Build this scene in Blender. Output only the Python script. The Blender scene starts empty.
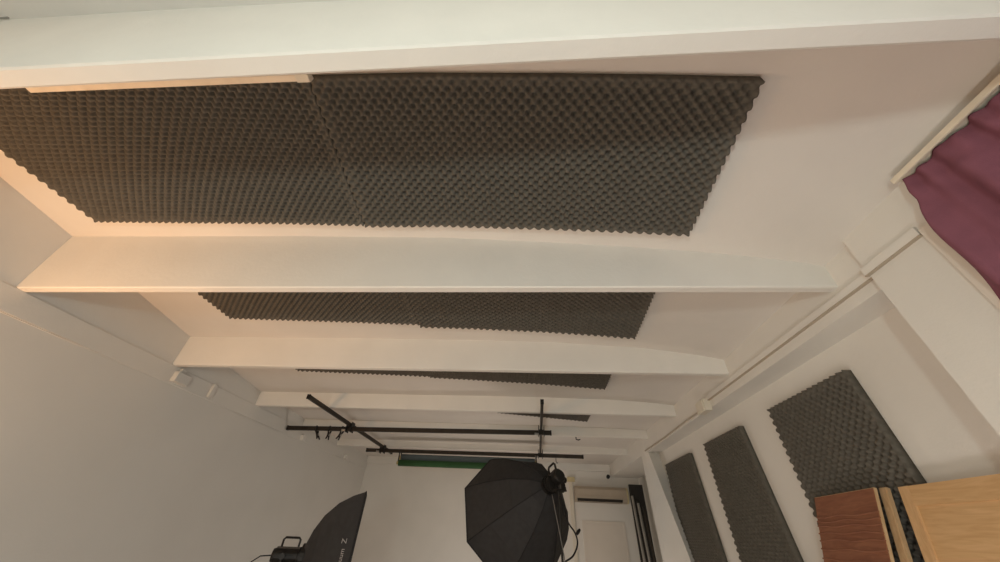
import bpy, bmesh, math, random
from mathutils import Vector, Matrix

# ------------------------------------------------------------------ camera
S = 1.2                       # survey unit -> metres
EYE = 1.7                     # height of the camera above the floor
def W(x, y, z):               # survey point (camera at the origin) -> world metres
    return Vector((S*x, S*y, EYE + S*z))
scene = bpy.context.scene
COL = scene.collection

YAW, PITCH, ROLL = 0.0909, 0.6522, 0.0529
cy, sy, cp, sp = math.cos(YAW), math.sin(YAW), math.cos(PITCH), math.sin(PITCH)
fwd = Vector((-sy*cp, cy*cp, sp)); rt = Vector((cy, sy, 0)); upv = rt.cross(fwd)
cr, sr = math.cos(ROLL), math.sin(ROLL)
r2 = cr*rt + sr*upv; u2 = -sr*rt + cr*upv
cam = bpy.data.cameras.new('camera'); camo = bpy.data.objects.new('camera', cam); COL.objects.link(camo)
cam.sensor_fit = 'HORIZONTAL'; cam.sensor_width = 36.0; cam.lens = 333.066/1000*36
cam.clip_start = 0.02; cam.clip_end = 60
mw = Matrix.Identity(4)
for i, v in enumerate((r2, u2, -fwd)):
    for j in range(3): mw[j][i] = v[j]
mw.translation = Vector((0, 0, EYE)); camo.matrix_world = mw
scene.camera = camo

# ------------------------------------------------------------------ light
vs = scene.view_settings
scene.display_settings.display_device = 'sRGB'
vs.view_transform = 'Standard'; vs.look = 'None'; vs.exposure = 0.0; vs.gamma = 1.0; vs.use_curve_mapping = False
w = bpy.data.worlds.new('world'); scene.world = w; w.use_nodes = True
w.node_tree.nodes['Background'].inputs[0].default_value = (0.25, 0.28, 0.4, 1)
w.node_tree.nodes['Background'].inputs[1].default_value = 0.05

def lamp(name, kind, loc, power, color, size=0.2, size_y=None, aim=None):
    l = bpy.data.lights.new(name, kind); l.energy = power; l.color = color
    if kind == 'AREA':
        l.size = size
        if size_y: l.shape = 'RECTANGLE'; l.size_y = size_y
    else: l.shadow_soft_size = size
    o = bpy.data.objects.new(name, l); COL.objects.link(o); o.location = loc
    if aim: o.rotation_euler = Vector(aim).to_track_quat('-Z', 'Z').to_euler()
    return o
lamp('assumed_cool_lamp', 'POINT', W(-.40, -1.10, .0), 74, (.84, 1.0, .97), 0.11)  # assumed unseen lamp behind the camera, inferred from the beam shadows
lamp('assumed_warm_light', 'AREA', W(-2.84, .72, .0), 50, (1.0, .55, .25), 0.6, 0.8, (.60, .30, .74))  # assumed unseen source of the orange glow, set against the solid left wall; no doorway
lamp('rear_fill_light', 'AREA', W(.6, -1.9, .1), 17, (.93, 1.0, 1.0), 2.2, 1.9, (0, 1, .12))  # broad ambient fill added behind the camera; the rear wall has no window
lamp('fill_light_left', 'POINT', W(-1.3, 1.15, -1.0), 25, (1.0, .95, .91), 0.2)  # unseen fill added low down to brighten the left wall
lamp('fill_light_right', 'POINT', W(.45, .85, -1.0), 34, (1.0, .95, .91), 0.2)  # unseen fill added for the leaning boards and right wall
lamp('fill_light_far', 'POINT', W(-.4, 5.0, -.95), 44, (1.0, .92, .85), 0.3)  # unseen fill added to lift the back of the room

# ------------------------------------------------------------------ materials
def mat(name, color, rough=.7, noise=0.0, nscale=8, bump=0.0, bscale=60, metal=0.0, color2=None, spec=.3):
    m = bpy.data.materials.new(name); m.use_nodes = True
    nt = m.node_tree; b = nt.nodes['Principled BSDF']
    b.inputs['Roughness'].default_value = rough; b.inputs['Metallic'].default_value = metal
    b.inputs['Specular IOR Level'].default_value = spec
    tc = nt.nodes.new('ShaderNodeTexCoord')
    c2 = color2 or tuple(min(1, c*(1-noise)) for c in color)
    n = nt.nodes.new('ShaderNodeTexNoise'); n.inputs['Scale'].default_value = nscale; n.inputs['Detail'].default_value = 5
    nt.links.new(tc.outputs['Object'], n.inputs['Vector'])
    r = nt.nodes.new('ShaderNodeValToRGB')
    r.color_ramp.elements[0].position = .35; r.color_ramp.elements[1].position = .65
    r.color_ramp.elements[0].color = (*c2, 1); r.color_ramp.elements[1].color = (*color, 1)
    nt.links.new(n.outputs['Fac'], r.inputs['Fac']); nt.links.new(r.outputs['Color'], b.inputs['Base Color'])
    if bump:
        n2 = nt.nodes.new('ShaderNodeTexNoise'); n2.inputs['Scale'].default_value = bscale; n2.inputs['Detail'].default_value = 6
        nt.links.new(tc.outputs['Object'], n2.inputs['Vector'])
        bp = nt.nodes.new('ShaderNodeBump'); bp.inputs['Strength'].default_value = bump; bp.inputs['Distance'].default_value = .01
        nt.links.new(n2.outputs['Fac'], bp.inputs['Height']); nt.links.new(bp.outputs['Normal'], b.inputs['Normal'])
    return m
def wood(name, c1, c2, axis='Z', scale=1.0, rough=.5, stretch=14):
    m = bpy.data.materials.new(name); m.use_nodes = True
    nt = m.node_tree; b = nt.nodes['Principled BSDF']; b.inputs['Roughness'].default_value = rough
    b.inputs['Specular IOR Level'].default_value = .3
    tc = nt.nodes.new('ShaderNodeTexCoord'); mp = nt.nodes.new('ShaderNodeMapping')
    s = [stretch*scale]*3; s['XYZ'.index(axis)] = 1.3*scale; mp.inputs['Scale'].default_value = s
    nt.links.new(tc.outputs['Object'], mp.inputs['Vector'])
    n = nt.nodes.new('ShaderNodeTexNoise'); n.inputs['Scale'].default_value = 2.2; n.inputs['Detail'].default_value = 8
    n.inputs['Distortion'].default_value = 1.2
    nt.links.new(mp.outputs['Vector'], n.inputs['Vector'])
    r = nt.nodes.new('ShaderNodeValToRGB')
    r.color_ramp.elements[0].position = .3; r.color_ramp.elements[1].position = .7
    r.color_ramp.elements[0].color = (*c2, 1); r.color_ramp.elements[1].color = (*c1, 1)
    nt.links.new(n.outputs['Fac'], r.inputs['Fac']); nt.links.new(r.outputs['Color'], b.inputs['Base Color'])
    return m
M = {}
M['paint'] = mat('white_wall_paint', (.74, .705, .65), .85, .04, 2.5, .08, 70)
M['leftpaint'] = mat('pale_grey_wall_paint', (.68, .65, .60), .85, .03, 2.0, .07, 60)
M['ceil'] = mat('white_ceiling_paint', (.74, .69, .635), .88, .05, 2.0, .09, 50)
M['beam'] = mat('white_beam_paint', (.78, .74, .68), .85, .04, 3.0, .14, 40)
M['floor'] = mat('wood_floor', (.46, .40, .33), .5, .3, 6)
M['foam'] = mat('charcoal_foam', (.136, .123, .103), .95, .15, 25, .2, 400, spec=.1)
M['plastic'] = mat('cream_plastic', (.72, .66, .55), .45, .05, 6)
M['batten'] = mat('cream_batten_paint', (.80, .70, .56), .6, .12, 9)
M['acplastic'] = mat('beige_plastic', (.46, .385, .30), .45, .06, 6)
M['yellowed'] = mat('yellowed_plastic', (.62, .52, .30), .5, .1, 8)
M['dark'] = mat('dark_gap', (.03, .025, .02), .8)
M['curtain'] = mat('plum_fabric', (.235, .090, .122), .9, .12, 14, .15, 300, spec=.1)
M['oak'] = wood('oak_wood', (.66, .42, .215), (.55, .33, .15), 'Y', 1.6)
M['oakv'] = wood('oak_wood_upright', (.68, .44, .23), (.58, .35, .17), 'Z', 1.6)
M['oakedge'] = wood('oak_edge', (.55, .38, .22), (.45, .29, .15), 'Z', 2)
M['mahog'] = wood('red_brown_wood', (.30, .125, .066), (.21, .078, .042), 'Y', 1.4, .55)
M['blackmetal'] = mat('black_metal', (.022, .02, .018), .45, .2, 20, metal=.3)
M['railmetal'] = mat('dark_bronze_metal', (.045, .036, .028), .5, .2, 12, metal=.5)
M['steel'] = mat('grey_steel', (.38, .36, .33), .35, .1, 20, metal=.7)
M['cable'] = mat('grey_cable_rubber', (.16, .15, .14), .7)
M['black'] = mat('black_nylon', (.021, .020, .021), .72, .25, 30, .15, 250)
M['black2'] = mat('dark_grey_nylon', (.037, .035, .035), .75, .2, 20, .15, 250)
M['whitecloth'] = mat('white_diffuser_cloth', (.8, .8, .78), .9)
M['ink'] = mat('white_ink', (.40, .38, .37), .8)
M['blueroll'] = mat('slate_blue_paper', (.10, .125, .135), .8, .1, 10)
M['greenroll'] = mat('chroma_green_paper', (.030, .088, .030), .8, .15, 6)
M['card'] = mat('cardboard_core', (.45, .36, .18), .9)
M['darkboard'] = mat('dark_board', (.035, .031, .028), .9, .2, 9)
M['glass'] = mat('window_glass', (.03, .035, .05), .08)
M['door'] = mat('off_white_door_paint', (.70, .63, .55), .6, .03, 4)

# ------------------------------------------------------------------ helpers
def obj(name, bm, m, parent=None, smooth=False, mats=None):
    me = bpy.data.meshes.new(name)
    bmesh.ops.recalc_face_normals(bm, faces=bm.faces)
    bm.to_mesh(me); bm.free()
    for mm in ([m] if not mats else mats): me.materials.append(mm)
    if smooth:
        for p in me.polygons: p.use_smooth = True
    o = bpy.data.objects.new(name, me); COL.objects.link(o)
    if parent: o.parent = parent
    return o
def recentre(o):
    """put the origin of a top-level mesh at its base centre"""
    vs_ = [v.co for v in o.data.vertices]
    lo = Vector((min(v[i] for v in vs_) for i in range(3))); hi = Vector((max(v[i] for v in vs_) for i in range(3)))
    c = Vector(((lo.x+hi.x)/2, (lo.y+hi.y)/2, lo.z))
    o.data.transform(Matrix.Translation(-c)); o.location = c
    return o
def tag(o, label, cat, group=None):
    o['label'] = label; o['category'] = cat
    if group: o['group'] = group
    return o
def thing(name, label, cat, loc, group=None):
    o = bpy.data.objects.new(name, None); COL.objects.link(o); o.location = loc; o.empty_display_size = .1
    return tag(o, label, cat, group)
def part(name, bm, m, parent, smooth=False, mats=None):
    """bm is in world metres; parent is an unrotated Empty"""
    off = Vector(parent.location); q = parent
    while q.parent: q = q.parent; off += Vector(q.location)
    bmesh.ops.translate(bm, verts=bm.verts, vec=-off)
    return obj(name, bm, m, parent, smooth, mats)
def struct(name, bm, m, parent=None, smooth=False):
    o = obj(name, bm, m, parent, smooth); o['kind'] = 'structure'
    return o
def BM(): return bmesh.new()
def box(bm, lo, hi, bevel=0.0, mat3=None):
    r = bmesh.ops.create_cube(bm, size=1.0); v = r['verts']
    for q in v:
        q.co = Vector([(lo[i]+hi[i])/2 + q.co[i]*(hi[i]-lo[i]) for i in range(3)])
        if mat3 is not None: q.co = mat3 @ q.co
    if bevel:
        es = {e for q in v for e in q.link_edges}
        bmesh.ops.bevel(bm, geom=list(es), offset=bevel, segments=2, affect='EDGES', profile=.6)
    return bm
def prism(bm, pts, d):
    """closed polygon of 3D points extruded by vector d"""
    a = [bm.verts.new(p) for p in pts]; b = [bm.verts.new(Vector(p)+Vector(d)) for p in pts]
    n = len(a); bm.faces.new(a); bm.faces.new(b[::-1])
    for i in range(n): bm.faces.new((a[i], b[i], b[(i+1) % n], a[(i+1) % n]))
    return bm
def hexa(bm, p):
    """8 corners: 0-3 one end loop, 4-7 other end loop"""
    v = [bm.verts.new(q) for q in p]
    for f in ((0,1,2,3),(7,6,5,4),(0,4,5,1),(1,5,6,2),(2,6,7,3),(3,7,4,0)): bm.faces.new([v[i] for i in f])
    return bm
def tube(bm, pts, r, n=10, closed=False):
    pts = [Vector(p) for p in pts]; rings = []
    rs = r if isinstance(r, (list, tuple)) else [r]*len(pts)
    prev = None
    for i, p in enumerate(pts):
        d = (pts[min(i+1, len(pts)-1)] - pts[max(i-1, 0)]).normalized()
        if prev is None:
            a = d.cross(Vector((0, 0, 1)));
            if a.length < .05: a = d.cross(Vector((1, 0, 0)))
            a.normalize()
        else:
            a = (prev - d*prev.dot(d)).normalized()
        prev = a; b = d.cross(a)
        rings.append([bm.verts.new(p + rs[i]*(math.cos(2*math.pi*k/n)*a + math.sin(2*math.pi*k/n)*b)) for k in range(n)])
    for i in range(len(rings)-1):
        for k in range(n): bm.faces.new((rings[i][k], rings[i][(k+1) % n], rings[i+1][(k+1) % n], rings[i+1][k]))
    bm.faces.new(rings[0][::-1]); bm.faces.new(rings[-1])
    return bm
def frame_box(bm, a, b, wdt, hgt, upd=Vector((0, 0, 1)), bevel=.002):
    """rectangular bar from a to b"""
    a = Vector(a); b = Vector(b); d = (b-a); L = d.length; d.normalize()
    s = d.cross(upd).normalized(); t = s.cross(d)
    m3 = Matrix((s, d, t)).transposed()
    b2 = BM(); box(b2, (-wdt/2, 0, -hgt/2), (wdt/2, L, hgt/2), bevel)
    for v in b2.verts: v.co = m3 @ v.co + a
    me = bpy.data.meshes.new('tmp'); b2.to_mesh(me); b2.free(); bm.from_mesh(me); bpy.data.meshes.remove(me)
    return bm
def smoothline(pts, n=5):
    out = []; P = [Vector(p) for p in pts]
    for i in range(len(P)-1):
        p0, p1, p2, p3 = P[max(i-1, 0)], P[i], P[i+1], P[min(i+2, len(P)-1)]
        for k in range(n):
            u = k/n
            out.append(.5*((2*p1)+(p2-p0)*u+(2*p0-5*p1+4*p2-p3)*u*u+(3*p1-p0-3*p2+p3)*u**3))
    return out + [P[-1]]
def interp(x, xs, ys):
    if x <= xs[0]: return ys[0]
    for i in range(len(xs)-1):
        if x <= xs[i+1]:
            t = (x-xs[i])/(xs[i+1]-xs[i]); return ys[i]+t*(ys[i+1]-ys[i])
    return ys[-1]

# ------------------------------------------------------------------ room shell
XL, XR, XW, YB = -2.8786, 1.4798, 1.6385, 6.716
FLOOR = -EYE/S
CX = [-3, -1.35, -.43, .14, .52, .92, 1.2, 1.38, 1.51, 2.0]
CY = [.35, 1.355, 2.417, 3.476, 4.4, 5.4, 6.8]
CZ = [[1.53,1.51,1.47,1.41,1.36,1.30,1.23,1.18,1.14,1.10],
      [1.404,1.38,1.349,1.304,1.269,1.224,1.183,1.148,1.115,1.09],
      [1.251,1.253,1.25,1.24,1.222,1.196,1.158,1.13,1.10,1.09],
      [1.14,1.145,1.15,1.15,1.145,1.14,1.125,1.11,1.097,1.09],
      [1.11,1.11,1.11,1.11,1.11,1.105,1.10,1.095,1.09,1.08],
      [1.09,1.09,1.09,1.09,1.09,1.09,1.085,1.08,1.075,1.07], [1.06]*10]
def zc(x, y):
    rows = [interp(x, CX, r) for r in CZ]
    if y < CY[0]: return rows[0] + (rows[0]-rows[1])*(CY[0]-y)/(CY[1]-CY[0])*.5
    return interp(y, CY, rows)

# ceiling: a shallow shell that drops to the right-hand side
bm = BM(); nx, ny = 60, 70
xs = [-3.0 + 5.1*i/nx for i in range(nx+1)]; ys = [-2.2 + 9.1*j/ny for j in range(ny+1)]
lo = [[bm.verts.new(W(x, y, zc(x, y))) for x in xs] for y in ys]
hi = [[bm.verts.new(W(x, y, zc(x, y)+.12)) for x in xs] for y in ys]
for j in range(ny):
    for i in range(nx):
        bm.faces.new((lo[j][i], lo[j+1][i], lo[j+1][i+1], lo[j][i+1]))
        bm.faces.new((hi[j][i], hi[j][i+1], hi[j+1][i+1], hi[j+1][i]))
for j in range(ny):
    bm.faces.new((lo[j][0], hi[j][0], hi[j+1][0], lo[j+1][0])); bm.faces.new((lo[j][nx], lo[j+1][nx], hi[j+1][nx], hi[j][nx]))
for i in range(nx):
    bm.faces.new((lo[0][i], lo[0][i+1], hi[0][i+1], hi[0][i])); bm.faces.new((lo[ny][i], hi[ny][i], hi[ny][i+1], lo[ny][i+1]))
struct('ceiling', bm, M['ceil'], smooth=True)
struct('floor', box(BM(), W(-3.05, -2.25, FLOOR-.1), W(2.15, 6.9, FLOOR)), M['floor'])
TOP = 1.66
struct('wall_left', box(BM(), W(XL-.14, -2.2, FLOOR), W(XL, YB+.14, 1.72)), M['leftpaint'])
struct('wall_back', box(BM(), W(XL, YB, FLOOR), W(2.1, YB+.14, 1.2)), M['paint'])
struct('wall_rear', box(BM(), W(XL, -2.2, FLOOR), W(2.1, -2.06, 1.72)), M['paint'])
# right wall: recessed field between the two pilasters, then a niche at the far end
bm = BM()
box(bm, W(XW, 1.0, FLOOR), W(XW+.14, 4.72, 1.2))
box(bm, W(1.95, 4.72, FLOOR), W(2.1, YB, 1.2))
box(bm, W(XW+.14, 4.66, FLOOR), W(2.1, 4.72, 1.2))
struct('wall_right', bm, M['paint'])
# window wall beside the camera, with an opening behind the curtain
bm = BM(); XWN = 1.47
box(bm, W(XWN, -2.06, FLOOR), W(XWN+.2, -1.1, 1.3))
box(bm, W(XWN, -1.1, FLOOR), W(XWN+.2, .88, -.75))
box(bm, W(XWN, -1.1, .96), W(XWN+.2, .88, 1.3))
struct('wall_window', bm, M['paint'])
# window frame and pane
bm = BM()
for y0, y1 in ((-1.1, -1.04), (.835, .905), (-.15, -.09)):
    box(bm, W(1.458, y0, -.75), W(1.56, y1, .955), .004)
box(bm, W(1.46, -1.1, .90), W(1.56, .835, .955), .004); box(bm, W(1.46, -1.1, -.75), W(1.56, .835, -.69), .004)
box(bm, W(1.438, .895, -.80), W(1.452, .943, .952), .002)
wf = struct('window_1', bm, M['door'])
struct('window_pane', box(BM(), W(1.50, -1.05, -.70), W(1.506, .84, .91)), M['glass'], wf)

# ceiling beams (ribs that die into the ceiling shell)
def beam(name, y0, y1, x0, x1, zb=1.0):
    bm = BM(); n = 40; A = []
    for i in range(n+1):
        x = x0 + (x1-x0)*i/n
        t = max(zc(x, y0), zc(x, y1)) + .03
        b = .006
        sec = [(y0-.004, t), (y0, zb+b), (y0+b, zb), (y1-b, zb), (y1, zb+b), (y1+.006, t)]
        A.append([bm.verts.new(W(x, p[0], p[1])) for p in sec])
    for i in range(n):
        for k in range(6):
            bm.faces.new((A[i][k], A[i+1][k], A[i+1][(k+1) % 6], A[i][(k+1) % 6]))
    bm.faces.new(A[0]); bm.faces.new(A[-1][::-1])
    return struct(name, bm, M['beam'])
for i, (y0, wd) in enumerate(((.2995, .055), (1.3547, .05), (2.4168, .05), (3.4757, .05), (4.42, .05), (5.43, .05))):
    beam('trim_%d' % (i+1), y0, y0+wd, XL, XR+.01)
# long beam along the right wall, and its far run over the niche
bm = BM()
prism(bm, [W(XR, 1.0, .8784), W(XR, 1.0, 1.2), W(XW+.05, 1.0, 1.2), W(XW+.05, 1.0, .8784)], W(0, 4.72, 0)-W(0, 1.0, 0))
prism(bm, [W(XR, 4.72, .8784), W(XR, 4.72, 1.2), W(1.99, 4.72, 1.2), W(1.99, 4.72, .8784)], W(0, YB, 0)-W(0, 4.72, 0))
struct('trim_7', bm, M['paint'])
# near pilaster between window and recessed wall
bm = BM(); box(bm, W(1.450, .905, FLOOR), W(1.70, 1.185, .957)); box(bm, W(1.450, .72, .957), W(1.70, 1.185, 1.22))
struct('trim_8', bm, M['paint'])
# far pilaster with a splayed near side
bm = BM()
hexa(bm, [W(1.49, 4.62, FLOOR), W(1.66, 3.75, FLOOR), W(1.97, 4.75, FLOOR), W(1.49, 4.75, FLOOR),
          W(1.47, 4.64, 1.15), W(1.66, 4.74, 1.15), W(1.97, 4.78, 1.15), W(1.47, 4.78, 1.15)])
struct('trim_9', bm, M['paint'])
# shallow ledge beam along the left wall, and a ledge on the back wall
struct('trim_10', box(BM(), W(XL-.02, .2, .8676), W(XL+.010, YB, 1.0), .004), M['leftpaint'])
struct('trim_11', box(BM(), W(XL, YB-.05, .955), W(XR, YB+.02, 1.10), .01), M['paint'])
# door in the back wall
bm = BM()
dz = .215
for x0, x1 in ((.925, .965), (1.56, 1.60)): box(bm, W(x0, YB-.014, FLOOR), W(x1, YB+.01, dz))
box(bm, W(.925, YB-.014, dz), W(1.60, YB+.01, dz+.04))
d1 = struct('door_1', bm, M['door'])
struct('door_leaf', box(BM(), W(.965, YB-.008, FLOOR+.01), W(1.56, YB+.01, dz), .003), M['door'], d1)
struct('baseboard_left', box(BM(), W(XL, -2, FLOOR), W(XL+.012, YB, FLOOR+.07), .003), M['door'])
struct('baseboard_back', box(BM(), W(XL, YB-.012, FLOOR), W(.92, YB, FLOOR+.07), .003), M['door'])

# ------------------------------------------------------------------ egg-crate foam panels
def foam(name, base, nrm, cols, rows, pitch_u, pitch_v, thick=.054, crest=.050, res=5):
    """base(s,t) -> world point on the wall/ceiling, s,t in 0..1; nrm out of the wall; quincunx bumps"""
    bm = BM()
    nu, nv = int(cols*res), int(rows*res)
    G = []
    for j in range(nv+1):
        row = []
        for i in range(nu+1):
            u, v = i/res*math.pi*2, j/res*math.pi*2
            e = min(i, nu-i, j, nv-j)/res                     # the cut rim is shallower than the field
            h = thick - crest*(.42+.58*min(1, e/1.2))*(.5-.5*math.cos(u)*math.cos(v))**1.7
            row.append(bm.verts.new(base(i/nu, j/nv) + nrm*h))
        G.append(row)
    B = [[None]*(nu+1) for _ in range(nv+1)]
    for j in range(nv):
        for i in range(nu): bm.faces.new((G[j][i], G[j][i+1], G[j+1][i+1], G[j+1][i]))
    loop = [(0, i) for i in range(nu)] + [(j, nu) for j in range(nv)] + [(nv, i) for i in range(nu, 0, -1)] + [(j, 0) for j in range(nv, 0, -1)]
    bl = [bm.verts.new(base(i/nu, j/nv) + nrm*.003) for j, i in loop]
    for k in range(len(loop)):
        a, b = loop[k], loop[(k+1) % len(loop)]
        bm.faces.new((G[a[0]][a[1]], bl[k], bl[(k+1) % len(loop)], G[b[0]][b[1]]))
    bm.faces.new(bl)
    o = obj(name, bm, M['foam'], smooth=True)
    return recentre(o)
def ceil_base(NL, NR, FR, FL):
    def f(s, t):
        x = (NL[0]*(1-s)+NR[0]*s)*(1-t) + (FL[0]*(1-s)+FR[0]*s)*t
        y = (NL[1]*(1-s)+NR[1]*s)*(1-t) + (FL[1]*(1-s)+FR[1]*s)*t
        return W(x, y, zc(x, y))
    return f
DN = Vector((0, 0, -1))
GC = 'egg-crate foam panels on the ceiling'
for q, lab in (
    (((-2.70, .45), (-.870, .525), (-.890, 1.238), (-2.535, 1.210)), 'left charcoal egg-crate foam panel of the big nearest pair on the ceiling'),
    (((-.865, .520), (.815, .534), (.808, 1.215), (-.885, 1.246)), 'right charcoal egg-crate foam panel of the big nearest pair, casting a ragged shadow'),
    (((-2.42, 1.45), (-.804, 1.47), (-.794, 2.158), (-2.284, 2.106)), 'left charcoal foam panel in the second ceiling bay, behind the first full white beam'),
    (((-.80, 1.49), (.775, 1.51), (.799, 2.219), (-.79, 2.190)), 'right charcoal foam panel in the second ceiling bay, behind the first full white beam'),
    (((-2.18, 2.49), (-.889, 2.49), (-.888, 2.982), (-2.144, 2.911)), 'left dark foam sliver in the third ceiling bay, saw-toothed strip behind the second full beam'),
    (((-.885, 2.49), (.75, 2.49), (.75, 3.131), (-.884, 3.000)), 'right dark foam panel in the third ceiling bay, widening wedge behind the second full beam'),
    (((-.30, 3.55), (.73, 3.55), (.718, 4.07), (-.30, 3.86)), 'farthest small dark foam wedge on the ceiling, by the right black pole')):
    Lx = abs(q[1][0]-q[0][0])*S; Ly = abs(q[2][1]-q[1][1])*S
    far = q[0][1] > 2.4
    o = foam('acoustic_foam_panel', ceil_base(*q), DN, round(Lx/.055), round(Ly/.050), 0, 0, res=5 if far else 7)
    tag(o, lab, 'foam panel', GC)
def wall_base(y0t, y1t, y0b, y1b, zt, zb):
    def f(s, t):
        return W(XW, (y1t*(1-s)+y0t*s)*(1-t)+(y1b*(1-s)+y0b*s)*t, zt*(1-t)+zb*t)
    return f
for (a, b, c, d, zt), lab in (
    ((1.70, 2.36, 1.62, 2.33, .735), 'widest and nearest charcoal foam panel on the right wall, behind the wooden boards'),
    ((2.74, 3.36, 2.56, 3.30, .728), 'middle one of three charcoal foam panels on the right wall'),
    ((3.71, 4.40, 3.52, 4.28, .72), 'farthest and narrowest-looking charcoal foam panel on the right wall')):
    o = foam('acoustic_foam_panel', wall_base(a, b, c, d, zt, -.93), Vector((-1, 0, 0)), 15, 38, 0, 0, res=6)
    tag(o, lab, 'foam panel', 'egg-crate foam panels on the right wall')

# ------------------------------------------------------------------ strip light batten behind the first beam
t = thing('batten', 'cream batten strip under the left foam panel, along the nearest beam', 'batten', W(-1.5, .52, 1.43))
bm = BM(); frame_box(bm, W(-2.09, .505, 1.424), W(-.86, .500, 1.395), .03, .035, bevel=.004); part('strip', bm, M['batten'], t)
bm = BM(); frame_box(bm, W(-.885, .500, 1.394), W(-.83, .500, 1.392), .036, .042, bevel=.004); part('end_cap', bm, M['plastic'], t)
# loop of wire on the face of the first beam
bm = BM(); tube(bm, [W(-2.46, .292, 1.86), W(-2.32, .288, 1.83), W(-2.18, .287, 1.74), W(-2.07, .287, 1.62), W(-2.00, .290, 1.52), W(-2.03, .287, 1.50), W(-2.08, .292, 1.49)], .004, 6)
tag(recentre(obj('wire', bm, M['steel'])), 'thin dark wire curling on the near face of the closest beam, top left corner', 'wire')

# ------------------------------------------------------------------ curtain and rail
bm = BM()
box(bm, W(1.380, -1.3, 1.106), W(1.388, .853, 1.128), .002); box(bm, W(1.388, -1.3, 1.120), W(1.445, .853, 1.128), .001)
tag(recentre(obj('curtain_rail', bm, M['batten'])), 'cream curtain rail under the ceiling above the plum curtain', 'curtain rail')
random.seed(4)
ph = [random.uniform(0, 6.28) for _ in range(8)]
def curtain_x(y, d):
    k = min(1, d/.16)
    fold = .020*math.sin(34*y+ph[1]+1.3*math.sin(4.3*y+ph[2])) + .012*math.sin(61*y+ph[3]+1.1*math.sin(7*y))
    gather = .007*math.sin(118*y+ph[0]+1.5*math.sin(13*y)) + .005*math.sin(71*y+ph[4])
    return 1.409 + fold*(.25+.75*k)*(1+.25*min(1, d)) *.85 + gather*(1-.75*k)
bm = BM(); n, m_ = 420, 60; G = []
for j in range(m_+1):
    d = 2.34*(j/m_)**1.6; z = 1.110-d; row = []
    for i in range(n+1):
        s = i/n; ye = .838 + .085*min(1, d/.5); y = ye - 2.0*s
        drape = .006*math.sin(26*y+55*d+ph[7])*math.exp(-((d-.075)/.05)**2)   # slack folds just under the heading tape
        x = curtain_x(y + .05*min(d, .8), d) + drape
        row.append(bm.verts.new(W(x, y, z + .004*math.sin(60*y+ph[5])*(1 if j == 0 else 0))))
    G.append(row)
for j in range(m_):
    for i in range(n): bm.faces.new((G[j][i], G[j][i+1], G[j+1][i+1], G[j+1][i]))
cu = obj('curtain', bm, M['curtain'], smooth=True)
sm = cu.modifiers.new('thickness', 'SOLIDIFY'); sm.thickness = .004; sm.offset = 0
tag(cu, 'plum purple gathered curtain hanging in front of the window at right', 'curtain')

# ------------------------------------------------------------------ trunking and boxes on the right beam
t = thing('cable_trunking', 'white cable trunking along the right-hand beam up to the cream box', 'trunking', W(XR, 2.0, .95))
bm = BM(); box(bm, W(1.462, 1.19, .932), W(XR+.001, 2.82, .966), .003); tr = part('trunk_cover', bm, M['paint'], t)
bm = BM(); box(bm, W(1.461, 1.19, .929), W(XR+.001, 2.82, .9325)); part('seam', bm, M['acplastic'], tr)
t = thing('cable_trunking', 'short white cable trunking across the pilaster, ending at the plum curtain', 'trunking', W(1.445, 1.04, .96))
bm = BM(); box(bm, W(1.436, .946, .935), W(1.4515, 1.192, .972), .003); tr = part('trunk_cover', bm, M['paint'], t)
bm = BM(); box(bm, W(1.435, .946, .931), W(1.4515, 1.192, .9355)); part('seam', bm, M['acplastic'], tr)
t = thing('junction_box', 'small cream junction box on the right-hand beam above the foam panels', 'junction box', W(1.46, 2.83, .87))
bm = BM(); box(bm, W(1.425, 2.79, .855), W(XR+.001, 2.93, .945), .006); part('box_body', bm, M['plastic'], t)
bm = BM(); box(bm, W(1.416, 2.80, .862), W(1.426, 2.92, .938), .004); part('lid', bm, M['plastic'], t)
bm = BM(); tube(bm, [W(1.474, 2.92, .90), W(1.473, 3.3, .905), W(1.474, 3.9, .895), W(1.474, 4.6, .90)], .008, 6)
tag(recentre(obj('cable', bm, M['acplastic'])), 'thin cable running from the cream box along the right beam to the back', 'cable')

# left wall cable, box and clips
bm = BM(); tube(bm, [W(XL+.006, y, .8655+.004*math.sin(3*y)) for y in [.2+.36*k for k in range(18)]], .0035, 6)
tag(recentre(obj('cable', bm, M['leftpaint'])), 'long thin cable along the left wall below the beam ends', 'cable')
t = thing('junction_box', 'grey junction box on the left wall under the second full beam', 'junction box', W(XL, 2.5, .88))
bm = BM(); box(bm, W(XL, 2.47, .885), W(XL+.05, 2.60, .965), .006); part('box_body', bm, M['leftpaint'], t)
bm = BM(); box(bm, W(XL, 2.50, .96), W(XL+.03, 2.545, 1.0), .004); part('conduit_stub', bm, M['leftpaint'], t)
bm = BM(); box(bm, W(XL+.008, 2.86, .885), W(XL+.035, 2.90, 1.0), .004)
tag(recentre(obj('conduit', bm, M['leftpaint'])), 'short upright conduit on the left wall just behind the grey junction box', 'conduit')
for y, lab in ((4.45, 'small white clip on the left wall below the front black rail'), (5.75, 'small white clip on the left wall near the back corner')):
    bm = BM(); box(bm, W(XL+.008, y, .868), W(XL+.05, y+.07, .925), .006)
    tag(recentre(obj('wall_clip', bm, M['paint'])), lab, 'clip', 'clips on the left wall')

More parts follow.
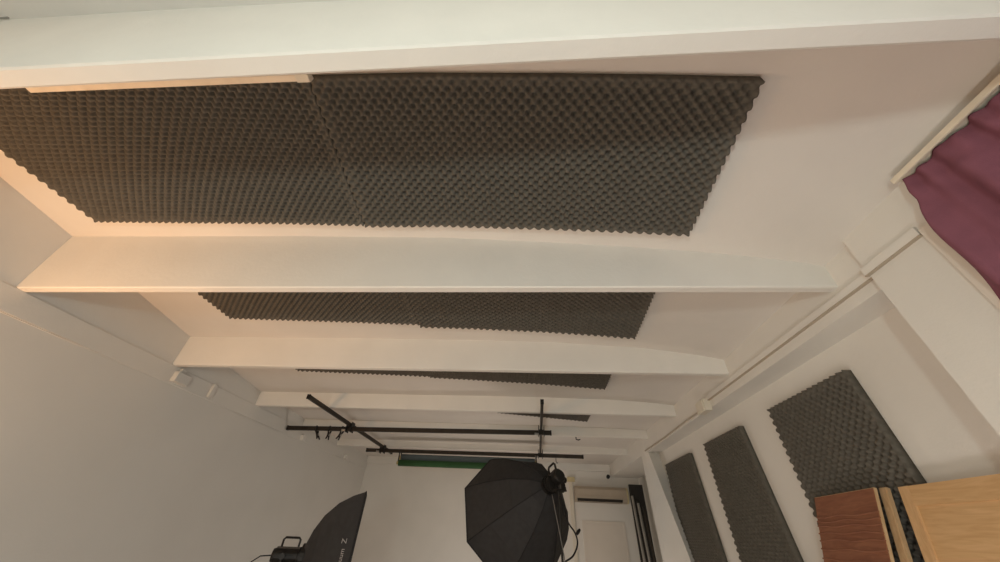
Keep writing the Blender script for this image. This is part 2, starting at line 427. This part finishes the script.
# ------------------------------------------------------------------ boards leaning on the right wall
def lean_panel(name, label, cat, ya, yb, xt_a, xt_b, zt, lean, thick, builder, group=None):
    """ya near end, yb far end; top edge at (xt, z=zt), face leaning so the foot stands out in the room"""
    A = W(xt_a, ya, zt); B = W(xt_b, yb, zt)
    u = (B-A).normalized()                                # along the top edge, away from camera
    H = (EYE + S*zt)*math.sqrt(1+lean*lean)
    v = Vector((-lean, 0, -1)).normalized()               # down the face
    v = (v - u*v.dot(u)).normalized()
    n = u.cross(v).normalized()
    if n.x > 0: n = -n                                    # face normal, into the room
    H = A.z/abs(v.z)
    root = thing(name, label, cat, (A+B)/2 + v*H - n*thick, group)
    def loc(p, q, d): return A + u*p + v*q + n*d          # metres along, down, out
    builder(root, (B-A).length, H, loc)
    return root
def slab(bm, loc, p0, p1, q0, q1, d0, d1):
    return hexa(bm, [loc(p0, q0, d0), loc(p1, q0, d0), loc(p1, q1, d0), loc(p0, q1, d0),
                     loc(p0, q0, d1), loc(p1, q0, d1), loc(p1, q1, d1), loc(p0, q1, d1)])
def oak_door(root, L, H, loc):
    st, rl = .055, .085
    T = .022
    for p0, p1 in ((0, st), (L-st, L)):
        part('stile', slab(BM(), loc, p0, p1, 0, H, -T, 0), M['oakv'], root)
    part('rail', slab(BM(), loc, st, L-st, 0, rl, -T, -.001), M['oak'], root)
    part('rail', slab(BM(), loc, st, L-st, H-rl, H, -T, -.001), M['oak'], root)
    part('panel', slab(BM(), loc, st, L-st, rl, H-rl, -T+.004, -.010), M['oak'], root)
def plain_board(face, edge, T, ridges=False):
    def f(root, L, H, loc):
        bm = BM(); slab(bm, loc, .004, L-.003, .004, H, -.003, 0)
        part('face', bm, M[face], root)
        bm = BM(); slab(bm, loc, 0, L, 0, H, -T, -.003)
        part('core', bm, M[edge], root)
        if ridges:
            bm = BM(); qs = [.115, .14, .165, .20, .235, .28, .33, .38, .44]
            for q in qs:
                pts = [loc(L*k/16, q+.004*math.sin(k*.7+q*40), .001) for k in range(17)]
                tube(bm, pts, .0045, 6)
            part('ridges', bm, M[face], root)
    return f
lean_panel('wooden_door_leaf', 'light oak frame-and-panel door leaf leaning at lower right', 'door leaf', 1.27, 1.742, 1.572, 1.572, .2335, .24, .022, oak_door)
lean_panel('wooden_board', 'reddish-brown rippled board leaning at the far end of the oak door leaf', 'board', 1.803, 2.262, 1.524, 1.578, .238, .31, .022, plain_board('mahog', 'oakedge', .016, True))
lean_panel('wooden_board', 'narrow pale board on edge between the red-brown board and oak leaf', 'board', 1.782, 1.82, 1.558, 1.558, .238, .28, .02, plain_board('oakedge', 'oakedge', .02))

# ------------------------------------------------------------------ overhead rail system
def railbar(name, a, b, wd, hg, label, group):
    t = thing(name, label, 'rail', (Vector(a)+Vector(b))/2, group)
    bm = BM(); frame_box(bm, a, b, wd, hg, bevel=.004); bar = part('bar', bm, M['railmetal'], t)
    d = (Vector(b)-Vector(a)).normalized()
    for p, s in ((a, 1), (b, -1)):
        bm = BM(); frame_box(bm, Vector(p)-d*s*.004, Vector(p)+d*s*.012, wd+.006, hg+.006, bevel=.002); part('end_cap', bm, M['blackmetal'], bar)
    return t
GR = 'black rails hung under the ceiling beams'
ZP, ZR = .968, .925
railbar('ceiling_rail', W(-2.035, 3.05, ZP), W(-2.095, 5.72, ZP), .032, .045, 'left slanting dark pole running front to back under the beams', GR)
railbar('ceiling_rail', W(.158, 3.04, ZP), W(.231, 5.52, ZP), .032, .045, 'right short dark pole running front to back under the beams', GR)
railbar('ceiling_rail', W(-2.85, 4.11, ZR), W(.295, 3.97, ZR), .04, .055, 'front long black cross rail, its left end by the left wall', GR)
railbar('ceiling_rail', W(-2.33, 5.31, ZR), W(.82, 5.26, ZR), .04, .055, 'rear black cross rail above the green and blue backdrop rolls', GR)
# carriages that join the rails
for (x, y), lab in (((-2.06, 4.075), 'rail carriage where the left pole meets the front cross rail'),
                    ((.187, 3.975), 'rail carriage where the right pole meets the front cross rail'),
                    ((-2.09, 5.305), 'rail carriage where the left pole meets the rear cross rail'),
                    ((.224, 5.27), 'rail carriage where the right pole meets the rear cross rail')):
    t = thing('rail_carriage', lab, 'bracket', W(x, y, ZR), 'carriages on the ceiling rails')
    bm = BM(); c = W(x, y, (ZP+ZR)/2)
    for sx in (-.035, .035): box(bm, (c.x+sx-.004, c.y-.05, c.z-.07), (c.x+sx+.004, c.y+.05, c.z+.06), .002)
    box(bm, (c.x-.039, c.y-.05, c.z-.004), (c.x+.039, c.y+.05, c.z+.004), .001)
    part('plate', bm, M['blackmetal'], t)
    bm = BM(); tube(bm, [c+Vector((-.09, -.04, -.05)), c+Vector((-.035, -.04, -.05))], [.016, .012], 10); part('knob', bm, M['steel'], t)
# spring clamps hanging on the front rail
for x, tilt, lab in ((-2.47, .35, 'leftmost spring clamp gripping the front black rail'), (-2.30, 0, 'second spring clamp from the left on the front black rail'),
                     (-2.14, -.2, 'spring clamp on the front black rail beside the left carriage')):
    y = 4.11 - .14*(x+2.85)/3.145
    c = W(x, y, ZR-.02)
    t = thing('spring_clamp', lab, 'clamp', c, 'spring clamps on the front rail')
    for s in (-1, 1):
        bm = BM(); pts = [c+Vector((tilt*.06*k, s*(.028+.010*k), -.035-.045*k+.05)) for k in range(3)]
        pts = [c+Vector((0, s*.026, .055)), c+Vector((tilt*.03, s*.032, -.01)), c+Vector((tilt*.10, s*.012, -.055)), c+Vector((tilt*.2, s*.038, -.115))]
        tube(bm, pts, [.010, .012, .012, .009], 8); part('jaw', bm, M['blackmetal'], t)
    bm = BM(); tube(bm, [c+Vector((tilt*.1-.018, 0, -.055)), c+Vector((tilt*.1+.018, 0, -.055))], .016, 10); part('spring', bm, M['steel'], t)
# little hook under the rear rail and one under the beam
bm = BM(); c = W(.44, 5.265, ZR-.02); tube(bm, [c, c+Vector((0, 0, -.06)), c+Vector((.012, 0, -.085)), c+Vector((.03, 0, -.075))], .006, 6)
tag(recentre(obj('hook', bm, M['blackmetal'])), 'tiny hook hanging from the rear black cross rail', 'hook')
bm = BM(); c = W(.63, 4.455, 1.0); tube(bm, [c, c+Vector((0, 0, -.03)), c+Vector((.03, 0, -.04)), c+Vector((.06, 0, -.03))], .008, 6)
tag(recentre(obj('hook', bm, M['blackmetal'])), 'tiny dark hook under a far white beam, right of the poles', 'hook')

# backdrop rolls
def roll(a, b, r, mname, label, tail):
    a = Vector(a); b = Vector(b)
    t = thing('backdrop_roll', label, 'backdrop roll', (a+b)/2 - Vector((0, 0, r)), 'backdrop rolls under the rear rail')
    d = (b-a).normalized()
    bm = BM(); tube(bm, [a+d*(b-a).length*k/8 for k in range(9)], r, 20)
    part('paper_roll', bm, M[mname], t, True)
    bm = BM(); tube(bm, [a-d*.035, b+d*.035], r*.55, 14); part('core_tube', bm, M['card'], t)
    for p in (a-d*.018, b+d*.018):
        bm = BM(); frame_box(bm, p+Vector((0, 0, -.01)), Vector((p.x, p.y, EYE+S*(ZR-.02))), .018, .012, upd=Vector((0, 1, 0)), bevel=.002)
        part('hanger', bm, M['blackmetal'], t)
    return t
roll(W(-1.77, 5.28, .836), W(.145, 5.245, .832), .056, 'blueroll', 'slate blue backdrop roll, upper one right under the rear rail', 0)
roll(W(-1.77, 5.20, .757), W(.145, 5.165, .754), .048, 'greenroll', 'bright green backdrop roll below the slate blue roll', 0)

# ------------------------------------------------------------------ studio lights
def stand(root, top, base_z=0.0, r=.014):
    top = Vector(top); base = Vector((top.x, top.y, base_z))
    h = top.z
    bm = BM(); tube(bm, [base+Vector((0, 0, .12)), base+Vector((0, 0, h*.5))], r, 12); p = part('stand_pole', bm, M['blackmetal'], root)
    bm = BM(); tube(bm, [base+Vector((0, 0, h*.48)), top], r*.75, 12); part('stand_pole', bm, M['blackmetal'], root)
    bm = BM(); tube(bm, [base+Vector((0, 0, h*.47)), base+Vector((0, 0, h*.51))], r*1.9, 12); part('collar', bm, M['blackmetal'], root)
    for k in range(3):
        a = 2*math.pi*k/3 + .5
        d = Vector((math.cos(a), math.sin(a), 0))
        bm = BM(); tube(bm, [base+Vector((0, 0, .62))+d*.015, base+d*.46+Vector((0, 0, .012))], .010, 8); part('leg', bm, M['blackmetal'], root)
def strobe(root, tip, axis, L, r):
    """flash head whose front sits at tip, body reaching back along -axis"""
    tip = Vector(tip); ax = Vector(axis).normalized()
    s = ax.cross(Vector((0, 0, 1))).normalized(); upd = s.cross(ax)
    bm = BM(); tube(bm, [tip, tip-ax*.03, tip-ax*.035, tip-ax*L*.92, tip-ax*L], [r*1.18, r*1.18, r, r, r*.86], 20)
    head = part('strobe_head', bm, M['blackmetal'], root)
    bm = BM(); hb = tip-ax*L*.2+upd*r*.9; hf = tip-ax*L*.78+upd*r*.9
    tube(bm, [hb, hb+upd*.07, hb+upd*.085-ax*.015, hf+upd*.085+ax*.015, hf+upd*.07, hf], .010, 8); part('handle', bm, M['blackmetal'], head)
    bm = BM(); frame_box(bm, tip-ax*L*.1+upd*r*.97, tip-ax*L*.9+upd*r*.97, .05, .02, upd=upd); part('top_plate', bm, M['railmetal'], head)
    bm = BM(); c = tip-ax*L*.6
    for k in (-1, 1): frame_box(bm, c+s*k*r*1.08+upd*.02, c+s*k*r*1.08-upd*r*1.7, .012, .05, upd=s)
    frame_box(bm, c-s*r*1.1-upd*r*1.65, c+s*r*1.1-upd*r*1.65, .05, .014, upd=upd)
    part('yoke', bm, M['blackmetal'], root)
    bm = BM(); tube(bm, [c+s*r*1.0, c+s*(r+.05)], [.02, .026], 12); part('tilt_knob', bm, M['blackmetal'], head)
    return c - upd*r*1.7
CABLE_A = [(0.259, 3.13, 0.348), (0.287, 3.16, 0.257), (0.337, 3.3, 0.122), (0.399, 3.35, 0.042), (0.412, 3.35, -0.026), (0.365, 3.3, -0.099), (0.285, 3.2, -0.138), (0.22, 3.15, -0.204)]
CABLE_B = [(0.214, 3.1, 0.276), (0.239, 3.05, 0.11), (0.265, 3.05, -0.034), (0.279, 3.05, -0.126), (0.288, 3.05, -0.269)]
PLUG = [(0.441, 3.35, 0.069), (0.41, 3.35, 0.033)]
# --- octagonal softbox seen from behind
V8 = [(-.005, 3.938, .601), (-.346, 3.733, .595), (-.536, 3.508, .326), (-.462, 3.396, -.049),
      (-.169, 3.461, -.309), (.173, 3.666, -.304), (.362, 3.891, -.035), (.288, 4.003, .340)]
rim = [W(*v) for v in V8]; C8 = sum(rim, Vector())/8; AP = W(.2, 3.217, .346)
axis8 = (C8-AP).normalized()
t = thing('studio_light', 'black octagonal softbox light seen from behind, in front of the backdrop rolls', 'studio light', (AP.x-.0, AP.y, 0))
bm = BM(); levels = [(.09, .0), (.30, .10), (.55, .30), (.80, .62), (.95, .88), (1.0, 1.0)]; rings = []
for fr, dp in levels:
    rings.append([bm.verts.new(AP + axis8*((C8-AP).length*dp) + (v-C8)*fr) for v in rim])
for i in range(len(rings)-1):
    for k in range(8): bm.faces.new((rings[i][k], rings[i][(k+1) % 8], rings[i+1][(k+1) % 8], rings[i+1][k]))
bm.faces.new(rings[0])
sb = part('softbox', bm, M['black2'], t)
bm = BM(); bm.faces.new([bm.verts.new(C8+(v-C8)*.985-axis8*.02) for v in rim]); 
r_ = bmesh.ops.extrude_face_region(bm, geom=bm.faces[:]); bmesh.ops.translate(bm, verts=[e for e in r_['geom'] if isinstance(e, bmesh.types.BMVert)], vec=axis8*.006)
part('diffuser', bm, M['whitecloth'], t)
for k in range(8):
    bm = BM(); tube(bm, [AP + axis8*((C8-AP).length*dp) + (rim[k]-C8)*fr*1.004 for fr, dp in levels], .0055, 6); part('rib', bm, M['black'], sb)
bm = BM(); tube(bm, [v for v in rim]+[rim[0]], .008, 6); part('rim_edge', bm, M['black'], sb)
bm = BM(); tube(bm, [AP-axis8*.015, AP+axis8*.02], .085, 20); part('speed_ring', bm, M['blackmetal'], t)
foot = strobe(t, AP-axis8*.01, axis8, .20, .062)
stand(t, foot)
cab = [AP-axis8*.21] + [W(*q) for q in CABLE_A]
bm = BM(); tube(bm, smoothline(cab), .0075, 8); part('power_cable', bm, M['black'], t, True)
bm = BM(); a, b = W(*PLUG[0]), W(*PLUG[1]); tube(bm, [a, a*.5+b*.5, b], [.010, .016, .012], 8); part('plug', bm, M['blackmetal'], t)
bm = BM(); tube(bm, smoothline([W(*q) for q in CABLE_B]), .0045, 6); part('sync_cable', bm, M['cable'], t, True)

# --- strip softbox seen edge-on at the left
t = thing('studio_light', 'black rectangular softbox light seen edge-on beside the left wall', 'studio light', W(-1.97, 3.42, FLOOR))
nf = Vector((.93, .36, 0)).normalized(); tf = Vector((-.36, .93, 0)).normalized()
Cf = W(-1.455, 3.55, -.20); hw, hh, dp = .27, .545, .45
APL = Cf - nf*dp
levels = [(.13, 0.0), (.38, .09), (.60, .24), (.80, .48), (.93, .76), (1.0, 1.0)]
bm = BM(); rings = []
for fr, d in levels:
    c = APL + nf*dp*d
    hv = hh*fr if fr > .2 else .075; wv = hw*fr if fr > .2 else .075
    rings.append([bm.verts.new(c + tf*a*wv + Vector((0, 0, b*hv))) for a, b in ((-1, -1), (1, -1), (1, 1), (-1, 1))])
for i in range(len(rings)-1):
    for k in range(4): bm.faces.new((rings[i][k], rings[i][(k+1) % 4], rings[i+1][(k+1) % 4], rings[i+1][k]))
bm.faces.new(rings[0])
sb = part('softbox', bm, M['black2'], t)
bm = BM(); hexa(bm, [Cf+tf*a*(hw-.01)+Vector((0, 0, b*(hh-.01)))-nf*.02 for a, b in ((-1,-1),(1,-1),(1,1),(-1,1))] + [Cf+tf*a*(hw-.01)+Vector((0, 0, b*(hh-.01)))-nf*.014 for a, b in ((-1,-1),(1,-1),(1,1),(-1,1))]); part('diffuser', bm, M['whitecloth'], t)
bm = BM(); cs = [Cf+tf*a*hw+Vector((0, 0, b*hh)) for a, b in ((-1,-1),(1,-1),(1,1),(-1,1))]
for k in range(4): tube(bm, [cs[k], cs[(k+1) % 4]], .008, 6)
part('rim_edge', bm, M['black'], sb)
# white lettering along the side of the softbox, reading upwards
def lettering(body, size, origin, xdir, ydir, parent):
    cu_ = bpy.data.curves.new('lettering', 'FONT'); cu_.body = body; cu_.size = size; cu_.extrude = .0005
    to = bpy.data.objects.new('lettering', cu_); COL.objects.link(to)
    dg = bpy.context.evaluated_depsgraph_get(); me = bpy.data.meshes.new_from_object(to.evaluated_get(dg))
    bpy.data.objects.remove(to); me.materials.clear(); me.materials.append(M['ink'])
    zdir = xdir.cross(ydir).normalized()
    m3 = Matrix((xdir, ydir, zdir)).transposed().to_4x4(); m3.translation = Vector(origin) - Vector(parent.parent.location)
    me.transform(m3)
    o = bpy.data.objects.new('lettering', me); COL.objects.link(o); o.parent = parent; o['label'] = 'white lettering'
    return o
# near side surface between the last two rings
pa = Cf - nf*dp*.24 - tf*hw*.93; pb = Cf - tf*hw
sdir = (pa-pb).normalized(); outn = Vector((0, 0, 1)).cross(sdir).normalized()
if outn.dot(-tf) < 0: outn = -outn
org = pb + sdir*.070 + outn*.006
lettering('Quantuum', .055, org + Vector((0, 0, -.16)), Vector((0, 0, 1)), sdir, sb)
lettering('Z', .065, org + Vector((0, 0, .115)), Vector((0, 0, 1)), sdir, sb)
bm = BM(); tube(bm, [APL-nf*.02, APL+nf*.02], .10, 20); part('speed_ring', bm, M['blackmetal'], t)
foot = strobe(t, APL-nf*.01, nf, .26, .060)
stand(t, foot)
bm = BM(); p = APL-nf*.27; tube(bm, [p, p+Vector((-.10, -.02, -.01)), p+Vector((-.17, -.03, -.06)), p+Vector((-.2, -.03, -.3)), p+Vector((-.15, 0, -1.3))], .006, 6); part('power_cable', bm, M['black'], t, True)

# ------------------------------------------------------------------ back wall fittings
t = thing('air_conditioner', 'beige split air conditioner high on the back wall', 'air conditioner', W(1.28, 6.62, .5))
x0, x1, z0, z1 = .835, 1.665, .498, .715
bm = BM(); pr = [(YB, z0), (YB-.12, z0), (YB-.165, z0+.05), (YB-.17, z1-.04), (YB-.14, z1), (YB, z1)]
prism(bm, [W(x0, y, z) for y, z in pr], W(x1, 0, 0)-W(x0, 0, 0)); part('casing', bm, M['acplastic'], t)
bm = BM(); hexa(bm, [W(x0+.03, YB-.166, z0+.026), W(x1-.08, YB-.166, z0+.026), W(x1-.08, YB-.10, z0-.004), W(x0+.03, YB-.10, z0-.004),
                     W(x0+.03, YB-.172, z0+.044), W(x1-.08, YB-.172, z0+.044), W(x1-.08, YB-.10, z0+.02), W(x0+.03, YB-.10, z0+.02)]); part('outlet', bm, M['dark'], t)
bm = BM(); box(bm, W(x0+.05, YB-.178, z0+.075), W(x1-.05, YB-.165, z0+.083), .001); part('seam', bm, M['acplastic'], t)
bm = BM(); prism(bm, [W(x1, y, z) for y, z in pr], W(.025, 0, 0)-W(0, 0, 0)); e = part('end_panel', bm, M['yellowed'], t); e['label'] = 'yellowed end panel'
t = thing('conduit', 'cream vertical conduit on the back wall left of the air conditioner', 'conduit', W(.80, 6.7, FLOOR))
bm = BM(); box(bm, W(.755, YB-.03, FLOOR), W(.815, YB, .80), .005); part('duct', bm, M['plastic'], t)
bm = BM(); box(bm, W(.73, YB-.05, .785), W(.86, YB, .855), .006); e = part('top_box', bm, M['yellowed'], t); e['label'] = 'yellowed top box'
t = thing('security_camera', 'tiny dark camera on a white bracket, top right of the back wall', 'camera', W(1.41, 6.6, .86))
bm = BM(); tube(bm, [W(1.40, 6.52, .865), W(1.41, 6.60, .865), W(1.415, 6.63, .865)], [.035, .035, .02], 14); part('camera_body', bm, M['blackmetal'], t)
bm = BM(); tube(bm, [W(1.415, 6.62, .865), W(1.44, 6.62, .875), W(XR, 6.62, .89)], .012, 8); tube(bm, [W(1.472, 6.62, .89), W(XR, 6.62, .89)], .035, 12); part('bracket', bm, M['paint'], t)
bm = BM(); box(bm, W(1.655, 6.28, FLOOR), W(1.86, 6.34, .735), .004)
tag(recentre(obj('panel_board', bm, M['darkboard'])), 'dark upright board standing in the far right niche', 'board')
for (xa, xb, yy, zt), lab, mm in (((1.64, 1.665, 6.0, .60), 'leftmost grey tube leaning by the dark board in the niche', 'steel'),
                              ((1.685, 1.71, 5.9, .50), 'middle grey tube leaning by the dark board in the niche', 'steel'),
                              ((1.73, 1.755, 5.8, .42), 'dark brown tube leaning nearest the far pilaster in the niche', 'railmetal')):
    t = thing('backdrop_tube', lab, 'tube', W(xa, yy-.05, FLOOR), 'tubes leaning in the niche')
    bm = BM(); tube(bm, [W(xa, yy-.05, FLOOR), W(xb, yy+.25, zt)], .022, 12); part('tube', bm, M[mm], t)
    bm = BM(); a, b = W(xa, yy-.05, FLOOR), W(xb, yy+.25, zt); d = (b-a).normalized(); tube(bm, [b-d*.03, b+d*.006], .025, 12); part('end_cap', bm, M['blackmetal'], t)
